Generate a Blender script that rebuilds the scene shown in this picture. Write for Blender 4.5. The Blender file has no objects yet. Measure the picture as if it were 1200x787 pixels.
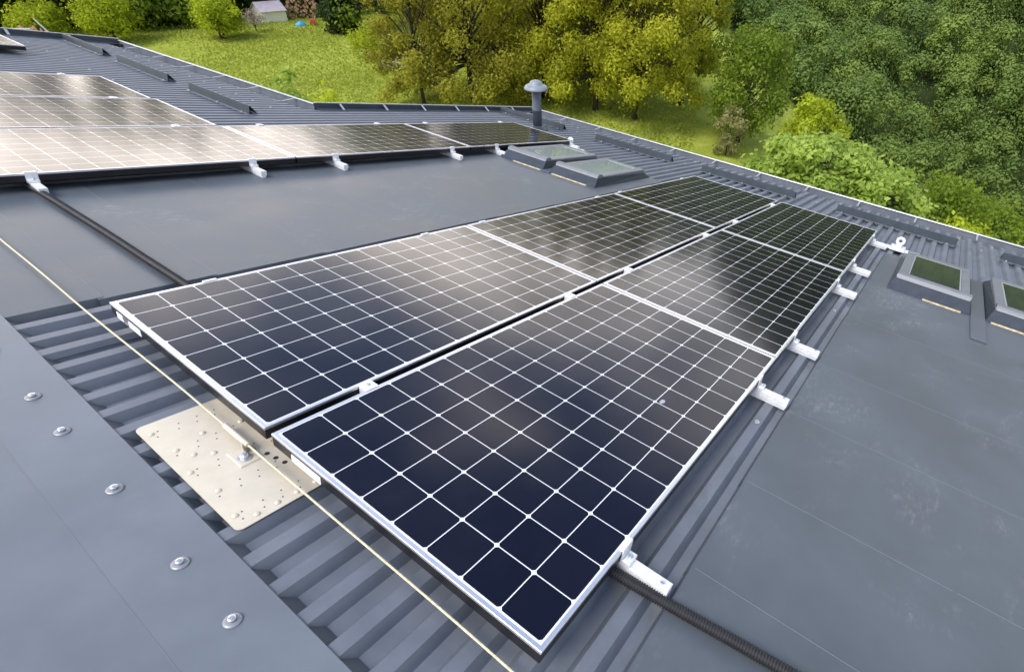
import bpy, math, random
import numpy as np
from mathutils import Matrix, Vector

scene = bpy.context.scene
COL = scene.collection
TH = math.radians(13.0)                       # roof pitch
ROOF = Matrix.Rotation(TH, 4, 'Y')            # roof (u downslope, v along ridge, n normal) -> world
R3 = np.array(ROOF.to_3x3())

# ------------------------------------------------------------------ camera
CAM_ROOF = Vector((-0.5996, -0.3257, 1.1869))
RC = [[0.5283975, -0.83072797, 0.17517738], [-0.32657747, -0.38933959, -0.86125597], [0.78367292, 0.39787651, -0.4770231]]
cd = bpy.data.cameras.new("camera")
cam = bpy.data.objects.new("camera", cd); COL.objects.link(cam)
m = Matrix(((RC[0][0], -RC[1][0], -RC[2][0]), (RC[0][1], -RC[1][1], -RC[2][1]), (RC[0][2], -RC[1][2], -RC[2][2]))).to_4x4()
m.translation = CAM_ROOF
cam.matrix_world = ROOF @ m
cd.sensor_fit = 'HORIZONTAL'; cd.sensor_width = 36.0
cd.lens = 617.54 / 1200 * 36.0
cd.shift_x = -0.1
cd.clip_start = 0.02; cd.clip_end = 5000
scene.camera = cam
EYE = cam.matrix_world.translation.copy()

# ------------------------------------------------------------------ sky, sun, exposure
SUN_AZ, SUN_EL = 163.0, 56.0
world = bpy.data.worlds.new("World"); scene.world = world
world.use_nodes = True
nt = world.node_tree; nt.nodes.clear()
def N(tree, t, **kw):
    n = tree.nodes.new(t)
    for k, v in kw.items(): setattr(n, k, v)
    return n
def mathn(tree, op, a, b=None, c=None, clamp=False):
    n = N(tree, 'ShaderNodeMath', operation=op); n.use_clamp = clamp
    for i, x in enumerate((a, b, c)):
        if x is None: continue
        if isinstance(x, (int, float)): n.inputs[i].default_value = x
        else: tree.links.new(x, n.inputs[i])
    return n.outputs[0]
def maprange(tree, v, a, b, c=0.0, d=1.0, smooth=True):
    n = N(tree, 'ShaderNodeMapRange'); n.interpolation_type = 'SMOOTHSTEP' if smooth else 'LINEAR'
    tree.links.new(v, n.inputs[0])
    for i, x in zip((1, 2, 3, 4), (a, b, c, d)): n.inputs[i].default_value = x
    return n.outputs[0]
def mixc(tree, f, a, b, blend='MIX'):
    n = N(tree, 'ShaderNodeMix', data_type='RGBA', blend_type=blend)
    for i, x in ((0, f), (6, a), (7, b)):
        if isinstance(x, (int, float)): n.inputs[i].default_value = x
        elif isinstance(x, tuple): n.inputs[i].default_value = (*x, 1.0)
        else: tree.links.new(x, n.inputs[i])
    return n.outputs[2]
sky = N(nt, 'ShaderNodeTexSky', sky_type='NISHITA')
sky.sun_disc = False
sky.sun_elevation = math.radians(SUN_EL); sky.sun_rotation = math.radians(90 - SUN_AZ)
tc = N(nt, 'ShaderNodeTexCoord'); sp = N(nt, 'ShaderNodeSeparateXYZ'); nt.links.new(tc.outputs['Generated'], sp.inputs[0])
zc = mathn(nt, 'ADD', mathn(nt, 'MAXIMUM', sp.outputs[2], 0.0), 0.22)
cx = N(nt, 'ShaderNodeCombineXYZ')
nt.links.new(mathn(nt, 'DIVIDE', sp.outputs[0], zc), cx.inputs[0]); nt.links.new(mathn(nt, 'DIVIDE', sp.outputs[1], zc), cx.inputs[1])
cn = N(nt, 'ShaderNodeTexNoise'); cn.inputs['Scale'].default_value = 1.1; cn.inputs['Detail'].default_value = 6; cn.inputs['Roughness'].default_value = 0.52
nt.links.new(cx.outputs[0], cn.inputs['Vector'])
low = maprange(nt, sp.outputs[2], 0.62, 0.12)                        # cloud bank thickens toward the horizon
mask = maprange(nt, mathn(nt, 'ADD', cn.outputs[0], mathn(nt, 'MULTIPLY', low, 0.42)), 0.54, 0.84)
cn2 = N(nt, 'ShaderNodeTexNoise'); cn2.inputs['Scale'].default_value = 2.3; cn2.inputs['Detail'].default_value = 5
nt.links.new(cx.outputs[0], cn2.inputs['Vector'])
cb = maprange(nt, cn2.outputs[0], 0.3, 0.7, 0.55, 1.25)
toward = N(nt, 'ShaderNodeVectorMath', operation='DOT_PRODUCT'); nt.links.new(tc.outputs['Generated'], toward.inputs[0])
toward.inputs[1].default_value = (math.cos(math.radians(84)) * .97, math.sin(math.radians(84)) * .97, .24)
glow = maprange(nt, toward.outputs['Value'], 0.30, 1.0, 0.62, 1.22)   # thin bright cloud low in the north
ccol = N(nt, 'ShaderNodeVectorMath', operation='SCALE'); ccol.inputs[0].default_value = (13.0, 12.3, 11.3)
nt.links.new(mathn(nt, 'MULTIPLY', cb, glow), ccol.inputs['Scale'])
nt.links.new(mixc(nt, maprange(nt, toward.outputs['Value'], .2, .95), (12.6, 12.4, 12.2), (13.2, 11.9, 10.7)), ccol.inputs[0])
bg = N(nt, 'ShaderNodeBackground'); bg.inputs[1].default_value = 0.10
nt.links.new(mixc(nt, mask, sky.outputs[0], ccol.outputs[0]), bg.inputs[0])
wo = N(nt, 'ShaderNodeOutputWorld'); nt.links.new(bg.outputs[0], wo.inputs[0])

sd = bpy.data.lights.new("sun", 'SUN'); sd.energy = 1.1; sd.angle = math.radians(28); sd.color = (1.0, 0.96, 0.90)
sun = bpy.data.objects.new("sun", sd); COL.objects.link(sun)
sdir = Vector((math.cos(math.radians(SUN_AZ)) * math.cos(math.radians(SUN_EL)), math.sin(math.radians(SUN_AZ)) * math.cos(math.radians(SUN_EL)), math.sin(math.radians(SUN_EL))))
sun.rotation_euler = sdir.to_track_quat('Z', 'Y').to_euler()

scene.view_settings.view_transform = 'Standard'; scene.view_settings.look = 'None'
scene.view_settings.exposure = 1.55; scene.view_settings.gamma = 1.0
scene.view_settings.use_curve_mapping = False
scene.render.engine = 'CYCLES'
scene.cycles.max_bounces = 6; scene.cycles.transparent_max_bounces = 8

# ------------------------------------------------------------------ materials
def mat(name, color, rough=0.5, metal=0.0, spec=0.5, noise=0.0, nscale=8.0, bump=0.0, bscale=60.0, coat=0.0, extra=None):
    mt = bpy.data.materials.new(name); mt.use_nodes = True
    t = mt.node_tree; b = t.nodes['Principled BSDF']
    b.inputs['Roughness'].default_value = rough; b.inputs['Metallic'].default_value = metal
    b.inputs['Specular IOR Level'].default_value = spec; b.inputs['Coat Weight'].default_value = coat
    b.inputs['Base Color'].default_value = (*color, 1)
    o = N(t, 'ShaderNodeTexCoord').outputs['Object']
    if noise > 0:
        n = N(t, 'ShaderNodeTexNoise'); n.inputs['Scale'].default_value = nscale; n.inputs['Detail'].default_value = 7; n.inputs['Roughness'].default_value = .62
        t.links.new(o, n.inputs['Vector'])
        f = maprange(t, n.outputs[0], .3, .7)
        lo = tuple(c * (1 - noise) for c in color); hi = tuple(min(1, c * (1 + noise)) for c in color)
        t.links.new(mixc(t, f, lo, hi), b.inputs['Base Color'])
        t.links.new(mathn(t, 'ADD', mathn(t, 'MULTIPLY', f, 0.12), rough - .06), b.inputs['Roughness'])
    if bump > 0:
        n = N(t, 'ShaderNodeTexNoise'); n.inputs['Scale'].default_value = bscale; n.inputs['Detail'].default_value = 4
        t.links.new(o, n.inputs['Vector'])
        bp = N(t, 'ShaderNodeBump'); bp.inputs['Strength'].default_value = bump; bp.inputs['Distance'].default_value = .01
        t.links.new(n.outputs[0], bp.inputs['Height']); t.links.new(bp.outputs[0], b.inputs['Normal'])
    if extra: extra(t, b, o)
    return mt

def scuffs(strength, dust=(0.30, 0.30, 0.29)):
    """pale boot scuffs and dust patches over painted steel"""
    def f(t, b, o):
        base = b.inputs['Base Color'].links[0].from_socket
        n1 = N(t, 'ShaderNodeTexNoise'); n1.inputs['Scale'].default_value = 1.7; n1.inputs['Detail'].default_value = 8; n1.inputs['Roughness'].default_value = .7
        n1.inputs['Distortion'].default_value = .6
        t.links.new(o, n1.inputs['Vector'])
        n2 = N(t, 'ShaderNodeTexNoise'); n2.inputs['Scale'].default_value = 38; n2.inputs['Detail'].default_value = 6; n2.inputs['Roughness'].default_value = .75
        mp = N(t, 'ShaderNodeMapping'); mp.inputs['Scale'].default_value = (.45, 1.3, 1); mp.inputs['Rotation'].default_value = (0, 0, .6)
        t.links.new(o, mp.inputs[0]); t.links.new(mp.outputs[0], n2.inputs['Vector'])
        k = mathn(t, 'MULTIPLY', maprange(t, n1.outputs[0], .50, .74), maprange(t, n2.outputs[0], .42, .75))
        n3 = N(t, 'ShaderNodeTexVoronoi'); n3.inputs['Scale'].default_value = 21; t.links.new(o, n3.inputs['Vector'])
        speck = mathn(t, 'MULTIPLY', maprange(t, n3.outputs['Distance'], .075, .03), maprange(t, n1.outputs[0], .5, .62))
        k = mathn(t, 'MULTIPLY', mathn(t, 'ADD', k, mathn(t, 'MULTIPLY', speck, .8)), strength, clamp=True)
        t.links.new(mixc(t, k, base, dust), b.inputs['Base Color'])
    return f

ANTH = (0.126, 0.140, 0.164)
M = {}
M['rib'] = mat('painted_rib_sheet', ANTH, .48, noise=.14, nscale=5, bump=.07, bscale=14, extra=scuffs(.5))
M['flat'] = mat('painted_flat_sheet', (0.080, 0.092, 0.104), .46, noise=.17, nscale=1.6, bump=.16, bscale=3.5, extra=scuffs(.7))
M['ridge'] = mat('painted_ridge', (0.140, 0.156, 0.177), .44, noise=.10, nscale=2.5, bump=.13, bscale=4, extra=scuffs(.35))
M['seam'] = mat('sheet_cut_edge', (0.165, 0.178, 0.195), .5)
M['trim'] = mat('painted_trim', (0.045, 0.054, 0.068), .40, noise=.12, nscale=9, bump=.03)
M['guard'] = mat('painted_guard', (0.030, 0.042, 0.052), .38, noise=.12, nscale=9)
M['strap'] = mat('gutter_strap', (0.27, 0.28, 0.31), .4)
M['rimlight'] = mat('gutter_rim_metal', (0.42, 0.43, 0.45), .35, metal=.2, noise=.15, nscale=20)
M['skylight'] = mat('window_cladding', (0.165, 0.172, 0.185), .40, noise=.1, nscale=12)
M['skylight_dark'] = mat('window_cladding_dark', (0.035, 0.042, 0.052), .38, noise=.1, nscale=12)
M['bead'] = mat('glazing_bead', (0.40, 0.41, 0.42), .35, metal=.3)
M['foam'] = mat('raw_seal', (0.62, 0.50, 0.30), .8, noise=.35, nscale=30)
M['pane_pale'] = mat('window_pane_sky_sheen', (0.28, 0.34, 0.33), .07, spec=.9, coat=.5)  # bright sky reflection of two panes put into a paler base colour
M['pane'] = mat('window_pane', (0.045, 0.055, 0.045), .07, spec=.9, coat=.5)
M['alu'] = mat('bright_aluminium', (0.80, 0.80, 0.80), .40, metal=.2, noise=.08, nscale=60)
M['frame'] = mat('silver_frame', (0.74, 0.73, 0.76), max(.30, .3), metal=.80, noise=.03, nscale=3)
M['skirt'] = mat('frame_side', (0.014, 0.013, 0.016), .35, metal=.3, noise=.1, nscale=20)  # dark anodised sides, deepened in colour for the shade under the array edges
M['label'] = mat('white_sticker', (0.85, 0.85, 0.84), .5)
M['plate'] = mat('cream_plate', (0.61, 0.54, 0.42), .48, metal=.15, noise=.05, nscale=14, bump=.02)
M['hole'] = mat('drilled_hole', (0.02, 0.02, 0.022), .8)
M['steel'] = mat('steel_bolt', (0.62, 0.62, 0.62), .3, metal=.85, noise=.1, nscale=200)
M['washer'] = mat('washer', (0.30, 0.30, 0.31), .45, metal=.5)
M['rubber'] = mat('black_conduit', (0.016, 0.015, 0.017), .56, noise=.2, nscale=30)
M['rope'] = mat('cream_cable', (0.66, 0.58, 0.38), .6, noise=.2, nscale=120, bump=.3, bscale=500)
M['vent'] = mat('vent_paint', (0.070, 0.085, 0.105), .42, noise=.1, nscale=9)
M['wall'] = mat('rendered_wall', (0.55, 0.50, 0.42), .9, noise=.1, nscale=3, bump=.2)
M['bark'] = mat('bark', (0.055, 0.042, 0.030), .9, noise=.4, nscale=6, bump=.5, bscale=20)
M['log'] = mat('cut_logs', (0.30, 0.165, 0.085), .85, noise=.4, nscale=3)
M['logend'] = mat('log_ends', (0.46, 0.29, 0.17), .85, noise=.3, nscale=5)
M['shedwall'] = mat('shed_wall', (0.86, 0.82, 0.68), .8, noise=.05, nscale=3)
M['shedroof'] = mat('shed_roof', (0.62, 0.52, 0.54), .7, noise=.1, nscale=3)
M['wood'] = mat('weathered_wood', (0.38, 0.24, 0.13), .85, noise=.3, nscale=6)
M['tarp'] = mat('blue_tarp', (0.08, 0.36, 0.62), .5, noise=.1)
M['red'] = mat('red_paint', (0.50, 0.06, 0.04), .5)
M['pole'] = mat('grey_pole', (0.48, 0.50, 0.46), .6)
M['rock'] = mat('pale_rubble', (0.42, 0.32, 0.28), .9, noise=.4, nscale=4)

def panel_material():
    """eight by fourteen pseudo-square cells on a white backsheet under textured glass"""
    mt = bpy.data.materials.new('solar_laminate'); mt.use_nodes = True
    t = mt.node_tree; b = t.nodes['Principled BSDF']
    o = N(t, 'ShaderNodeTexCoord').outputs['Object']; s = N(t, 'ShaderNodeSeparateXYZ'); t.links.new(o, s.inputs[0])
    P = 0.127; bx, by = (1.812 - 14 * P) / 2, (1.046 - 8 * P) / 2
    def axis(c, off, n):
        q = mathn(t, 'DIVIDE', mathn(t, 'SUBTRACT', c, off), P)
        inside = mathn(t, 'MULTIPLY', mathn(t, 'GREATER_THAN', q, 0.0), mathn(t, 'LESS_THAN', q, float(n)))
        return q, mathn(t, 'ABSOLUTE', mathn(t, 'SUBTRACT', mathn(t, 'FRACT', q), .5)), inside
    qx, a, ix = axis(s.outputs[0], bx, 14); qy, c, iy = axis(s.outputs[1], by, 8)
    sq = mathn(t, 'LESS_THAN', mathn(t, 'MAXIMUM', a, c), .4885)
    rr = mathn(t, 'LESS_THAN', mathn(t, 'SQRT', mathn(t, 'ADD', mathn(t, 'MULTIPLY', a, a), mathn(t, 'MULTIPLY', c, c))), .655)
    cell = mathn(t, 'MULTIPLY', mathn(t, 'MULTIPLY', sq, rr), mathn(t, 'MULTIPLY', ix, iy))
    cid = N(t, 'ShaderNodeCombineXYZ')
    t.links.new(mathn(t, 'FLOOR', qx), cid.inputs[0]); t.links.new(mathn(t, 'FLOOR', qy), cid.inputs[1])
    oi = N(t, 'ShaderNodeObjectInfo'); t.links.new(oi.outputs['Random'], cid.inputs[2])
    wn = N(t, 'ShaderNodeTexWhiteNoise'); wn.noise_dimensions = '3D'; t.links.new(cid.outputs[0], wn.inputs['Vector'])
    cc = mixc(t, wn.outputs['Value'], (0.0020, 0.0020, 0.009), (0.0040, 0.0034, 0.011))
    col = mixc(t, cell, (0.74, 0.74, 0.73), cc)
    # dried rain dust on the glass
    n = N(t, 'ShaderNodeTexNoise'); n.inputs['Scale'].default_value = 2.4; n.inputs['Detail'].default_value = 8; n.inputs['Roughness'].default_value = .65
    t.links.new(o, n.inputs['Vector'])
    dust = maprange(t, n.outputs[0], .42, .75, 0, .010)
    t.links.new(mixc(t, dust, col, (.5, .45, .42)), b.inputs['Base Color'])
    b.inputs['Roughness'].default_value = .13; b.inputs['IOR'].default_value = 1.40
    t.links.new(maprange(t, n.outputs[0], .3, .7, .115, .15), b.inputs['Roughness'])
    n2 = N(t, 'ShaderNodeTexNoise'); n2.inputs['Scale'].default_value = 3.0; n2.inputs['Detail'].default_value = 2
    t.links.new(o, n2.inputs['Vector'])
    bp = N(t, 'ShaderNodeBump'); bp.inputs['Strength'].default_value = .035; bp.inputs['Distance'].default_value = .004
    t.links.new(n2.outputs[0], bp.inputs['Height']); t.links.new(bp.outputs[0], b.inputs['Normal'])
    return mt
M['laminate'] = panel_material()

def leaf_material(name, dark, light, transl=.58, rough=.55):
    mt = bpy.data.materials.new(name); mt.use_nodes = True
    t = mt.node_tree; b = t.nodes['Principled BSDF']; out = t.nodes['Material Output']
    at = N(t, 'ShaderNodeAttribute', attribute_name='tint')
    c = mixc(t, at.outputs['Fac'], dark, light)
    t.links.new(c, b.inputs['Base Color']); b.inputs['Roughness'].default_value = rough; b.inputs['Specular IOR Level'].default_value = .3
    tr = N(t, 'ShaderNodeBsdfTranslucent'); t.links.new(c, tr.inputs[0])
    mx = N(t, 'ShaderNodeMixShader'); mx.inputs[0].default_value = transl
    t.links.new(b.outputs[0], mx.inputs[1]); t.links.new(tr.outputs[0], mx.inputs[2]); t.links.new(mx.outputs[0], out.inputs[0])
    return mt
M['leaf_bronze'] = leaf_material('leaf_bronze', (.22, .205, .020), (.47, .45, .050))
M['leaf_yellow'] = leaf_material('leaf_yellowgreen', (.29, .30, .020), (.60, .605, .048))
M['leaf_lime'] = leaf_material('leaf_lime', (.30, .36, .014), (.58, .66, .04))
M['leaf_mid'] = leaf_material('leaf_mid', (.12, .18, .016), (.28, .38, .036))
M['leaf_dark'] = leaf_material('leaf_dark', (.026, .050, .012), (.075, .125, .025))
M['leaf_fresh'] = leaf_material('leaf_fresh', (.25, .36, .045), (.56, .68, .15))
M['leaf_blossom'] = leaf_material('leaf_blossom', (.42, .34, .26), (.78, .68, .62))
M['leaf_forest'] = leaf_material('leaf_forest', (.105, .175, .040), (.31, .40, .075), .42)
M['leaf_dry'] = leaf_material('leaf_dry', (.26, .26, .09), (.48, .45, .20))

# ------------------------------------------------------------------ builders
class MB:
    """collects boxes, tubes and prisms as ONE mesh"""
    def __init__(s): s.v = []; s.f = []; s.mi = []
    def add(s, vs, fs, mi=0):
        o = len(s.v); s.v += [tuple(x) for x in vs]
        for f in fs: s.f.append(tuple(i + o for i in f)); s.mi.append(mi)
    def box(s, a, b, mi=0, M4=None, taper=None):
        x0, y0, z0 = a; x1, y1, z1 = b
        vs = [(x0, y0, z0), (x1, y0, z0), (x1, y1, z0), (x0, y1, z0), (x0, y0, z1), (x1, y0, z1), (x1, y1, z1), (x0, y1, z1)]
        if M4 is not None: vs = [tuple(M4 @ Vector(p)) for p in vs]
        s.add(vs, [(3, 2, 1, 0), (4, 5, 6, 7), (0, 1, 5, 4), (1, 2, 6, 5), (2, 3, 7, 6), (3, 0, 4, 7)], mi)
    def chbox(s, a, b, c=.002, mi=0, M4=None):
        """box with chamfered top edges"""
        x0, y0, z0 = a; x1, y1, z1 = b
        vs = [(x0, y0, z0), (x1, y0, z0), (x1, y1, z0), (x0, y1, z0), (x0, y0, z1 - c), (x1, y0, z1 - c), (x1, y1, z1 - c), (x0, y1, z1 - c),
              (x0 + c, y0 + c, z1), (x1 - c, y0 + c, z1), (x1 - c, y1 - c, z1), (x0 + c, y1 - c, z1)]
        if M4 is not None: vs = [tuple(M4 @ Vector(p)) for p in vs]
        s.add(vs, [(3, 2, 1, 0), (0, 1, 5, 4), (1, 2, 6, 5), (2, 3, 7, 6), (3, 0, 4, 7), (4, 5, 9, 8), (5, 6, 10, 9), (6, 7, 11, 10), (7, 4, 8, 11), (8, 9, 10, 11)], mi)
    def ring(s, a, b, w, z0, z1, c=0.0, mi=0):
        """one closed rectangular frame of width w (per side tuple: u0, u1, v0, v1)"""
        w = w if isinstance(w, tuple) else (w,) * 4
        x0, y0 = a; x1, y1 = b
        def q(d, z, inner):
            if inner: return [(x0 + w[0] - d, y0 + w[2] - d, z), (x1 - w[1] + d, y0 + w[2] - d, z), (x1 - w[1] + d, y1 - w[3] + d, z), (x0 + w[0] - d, y1 - w[3] + d, z)]
            return [(x0 + d, y0 + d, z), (x1 - d, y0 + d, z), (x1 - d, y1 - d, z), (x0 + d, y1 - d, z)]
        loops = [q(0, z0, 0), q(0, z1 - c, 0), q(c, z1, 0), q(-c, z1, 1), q(0, z1 - c, 1), q(0, z0, 1)] if c > 0 else [q(0, z0, 0), q(0, z1, 0), q(0, z1, 1), q(0, z0, 1)]
        n = len(loops)
        s.add([p for l in loops for p in l], [(i * 4 + k, i * 4 + (k + 1) % 4, ((i + 1) % n) * 4 + (k + 1) % 4, ((i + 1) % n) * 4 + k) for i in range(n) for k in range(4)], mi)
    def tube(s, pts, rad, seg=8, mi=0, cap=True):
        pts = [Vector(p) for p in pts]; n = len(pts)
        rad = rad if isinstance(rad, (list, tuple)) else [rad] * n
        vs = []; ref = None
        for i, p in enumerate(pts):
            d = (pts[min(i + 1, n - 1)] - pts[max(i - 1, 0)]).normalized()
            if ref is None: ref = d.orthogonal().normalized()
            ref = (ref - d * ref.dot(d)).normalized(); q = d.cross(ref)
            for k in range(seg):
                a = 2 * math.pi * k / seg
                vs.append(p + (ref * math.cos(a) + q * math.sin(a)) * rad[i])
        fs = [(i * seg + k, i * seg + (k + 1) % seg, (i + 1) * seg + (k + 1) % seg, (i + 1) * seg + k) for i in range(n - 1) for k in range(seg)]
        if cap: fs += [tuple(range(seg - 1, -1, -1)), tuple((n - 1) * seg + k for k in range(seg))]
        s.add(vs, fs, mi)
    def lathe(s, prof, seg=24, mi=0, base=(0, 0, 0), axis=None):
        vs = []; R = Matrix.Identity(3) if axis is None else Vector((0, 0, 1)).rotation_difference(Vector(axis)).to_matrix()
        for r, z in prof:
            for k in range(seg):
                a = 2 * math.pi * k / seg
                vs.append(Vector(base) + R @ Vector((r * math.cos(a), r * math.sin(a), z)))
        n = len(prof)
        fs = [(i * seg + k, i * seg + (k + 1) % seg, (i + 1) * seg + (k + 1) % seg, (i + 1) * seg + k) for i in range(n - 1) for k in range(seg)]
        fs += [tuple(range(seg - 1, -1, -1)), tuple((n - 1) * seg + k for k in range(seg))]
        s.add(vs, fs, mi)
    def profile(s, prof, y0, y1, mi=0, closed=True, xf=None):
        """extrude a (x, z) profile along y"""
        n = len(prof)
        a = [(x, y0, z) for x, z in prof]; b = [(x, y1, z) for x, z in prof]
        if xf: a = [xf(p) for p in a]; b = [xf(p) for p in b]
        rng = range(n) if closed else range(n - 1)
        fs = [(i, (i + 1) % n, n + (i + 1) % n, n + i) for i in rng]
        if closed: fs += [tuple(range(n - 1, -1, -1)), tuple(range(n, 2 * n))]
        s.add(a + b, fs, mi)
    def build(s, name, mats, parent=None, smooth=False):
        if getattr(s, 'weld', False):
            key = {}; vs = []; mp = []
            for p in s.v:
                k = tuple(round(c, 5) for c in p)
                if k not in key: key[k] = len(vs); vs.append(p)
                mp.append(key[k])
            s.v = vs; s.f = [tuple(mp[i] for i in f) for f in s.f]
        me = bpy.data.meshes.new(name); me.from_pydata(s.v, [], s.f); me.validate()
        for mt in (mats if isinstance(mats, (list, tuple)) else [mats]): me.materials.append(mt)
        if len(me.polygons) == len(s.mi): me.polygons.foreach_set('material_index', s.mi)
        if smooth: me.polygons.foreach_set('use_smooth', [True] * len(me.polygons))
        me.update()
        o = bpy.data.objects.new(name, me); COL.objects.link(o)
        if parent is not None: o.parent = parent
        return o

def tag(o, label=None, cat=None, group=None, kind=None):
    if label: o['label'] = label
    if cat: o['category'] = cat
    if group: o['group'] = group
    if kind: o['kind'] = kind
    return o
def empty(name, label=None, cat=None, group=None, uvn=None, loc=None, rz=0.0):
    o = bpy.data.objects.new(name, None); COL.objects.link(o); o.empty_display_size = .2
    if uvn is not None: on_roof(o, uvn, rz)
    elif loc is not None: o.location = loc; o.rotation_euler = (0, 0, rz)
    return tag(o, label, cat, group)
def on_roof(o, uvn, rz=0.0):
    o.matrix_world = ROOF @ Matrix.Translation(uvn) @ Matrix.Rotation(rz, 4, 'Z')
def pieces(name, first, mats, parent, places, smooth=False):
    """one small mesh set at many places, each its own child"""
    o = first.build(name, mats, parent, smooth); o.location = places[0]; out = [o]
    for p in places[1:]:
        c = o.copy(); COL.objects.link(c); c.parent = parent; c.location = p; out.append(c)
    return out
def copy_tree(o, parent=None):
    c = o.copy(); COL.objects.link(c)
    if parent is not None: c.parent = parent
    for ch in list(o.children): copy_tree(ch, c)
    return c

# ------------------------------------------------------------------ terrain
def softplus(x, k=1.0): return np.log1p(np.exp(np.clip(x * k, -40, 40))) / k
def sstep(x, a, b):
    q = np.clip((x - a) / (b - a), 0, 1); return q * q * (3 - 2 * q)
def vnoise(x, y, sc, seed=0):
    r = np.random.RandomState(seed); out = 0
    for i in range(6):
        a = r.uniform(0, 2 * np.pi); f = sc * r.uniform(.6, 1.8); ph = r.uniform(0, 6.28)
        out = out + np.sin((x * np.cos(a) + y * np.sin(a)) * f + ph)
    return out / 6
A0 = math.radians(-10)
def ground(x, y):
    x = np.asarray(x, float); y = np.asarray(y, float)
    t = .5 * x - .866 * y
    plat = -10.7 - .80 * softplus(t - 9.5, .5)
    plat = plat + .35 * vnoise(x, y, .07, 3)
    floor = -36.0 + 1.2 * vnoise(x, y, .05, 4)
    near = floor + softplus(plat - floor, .4)
    d = x * math.cos(A0) + y * math.sin(A0); e = -x * math.sin(A0) + y * math.cos(A0)
    fade = 1 - sstep(e, 70, 150)
    rise = np.minimum(.62 * softplus(d - 85 - 5 * vnoise(x, y, .04, 8), .2), 92) * fade
    z = near + rise + 1.5 * fade * sstep(d, 80, 100) * vnoise(x, y, .12, 5)
    dx = np.maximum(np.maximum(-6 - x, x - 7), 0); dy = np.maximum(np.maximum(-6 - y, y - 11), 0)
    z = z + 4.3 * (1 - sstep(np.hypot(dx, dy), 1.0, 15.0))
    far = np.hypot(x, y)
    back = sstep(-d, 10, 400)
    return z + 20 * back
def gz(x, y): return float(ground(x, y))

def build_ground():
    n = 320
    g = np.linspace(-1, 1, n); ax = 70 * np.sinh(g * 3.9) + 30
    X, Y = np.meshgrid(ax, ax, indexing='ij'); Z = ground(X, Y)
    me = bpy.data.meshes.new('ground')
    idx = np.arange(n * n).reshape(n, n)
    F = np.stack([idx[:-1, :-1], idx[1:, :-1], idx[1:, 1:], idx[:-1, 1:]], -1).reshape(-1, 4)
    me.from_pydata(np.stack([X, Y, Z], -1).reshape(-1, 3).tolist(), [], F.tolist())
    me.polygons.foreach_set('use_smooth', [True] * len(me.polygons))
    mt = bpy.data.materials.new('meadow_grass'); mt.use_nodes = True
    t = mt.node_tree; b = t.nodes['Principled BSDF']; b.inputs['Roughness'].default_value = .85; b.inputs['Specular IOR Level'].default_value = .15
    o = N(t, 'ShaderNodeTexCoord').outputs['Object']
    def nz(sc, det, rough=.6, mscale=None):
        q = N(t, 'ShaderNodeTexNoise'); q.inputs['Scale'].default_value = sc; q.inputs['Detail'].default_value = det; q.inputs['Roughness'].default_value = rough
        if mscale:
            mp = N(t, 'ShaderNodeMapping'); mp.inputs['Scale'].default_value = mscale; mp.inputs['Rotation'].default_value = (0, 0, -.6)
            t.links.new(o, mp.inputs[0]); t.links.new(mp.outputs[0], q.inputs['Vector'])
        else: t.links.new(o, q.inputs['Vector'])
        return q.outputs[0]
    c = mixc(t, maprange(t, nz(.16, 5, .6, (.6, 1.5, 1)), .35, .66), (.28, .33, .032), (.42, .47, .072))
    c = mixc(t, maprange(t, nz(.9, 7, .7), .45, .72), c, (.46, .48, .10))
    c = mixc(t, mathn(t, 'MULTIPLY', maprange(t, nz(7, 6, .75), .42, .66), .55), c, (.21, .28, .02))
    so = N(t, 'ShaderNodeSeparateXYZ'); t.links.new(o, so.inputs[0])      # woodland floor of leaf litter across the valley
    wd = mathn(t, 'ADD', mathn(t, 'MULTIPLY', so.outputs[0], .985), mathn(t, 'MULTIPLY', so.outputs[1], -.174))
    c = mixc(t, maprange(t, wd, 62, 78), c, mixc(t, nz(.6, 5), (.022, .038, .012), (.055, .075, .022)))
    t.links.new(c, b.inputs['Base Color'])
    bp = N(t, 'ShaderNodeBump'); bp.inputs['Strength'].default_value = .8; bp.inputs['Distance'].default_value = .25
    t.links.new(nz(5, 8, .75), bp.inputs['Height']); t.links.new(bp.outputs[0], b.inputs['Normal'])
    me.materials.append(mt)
    ob = bpy.data.objects.new('ground', me); COL.objects.link(ob); tag(ob, kind='structure')
build_ground()

# ------------------------------------------------------------------ the house
house = empty('house', 'long house under a dark grey ribbed metal roof with gutters, roof windows and vent', 'house', loc=(3.0, 3.0, -6.4))
HB = Matrix.Translation(house.location)
def hpart(mb, name, mats, smooth=False, parent=None, uvn=(0, 0, 0)):
    """a part of the house whose mesh is written in roof coordinates"""
    o = mb.build(name, mats, parent if parent is not None else house, smooth)
    if parent is None: o.matrix_local = HB.inverted() @ ROOF @ Matrix.Translation(uvn)
    return o

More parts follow.
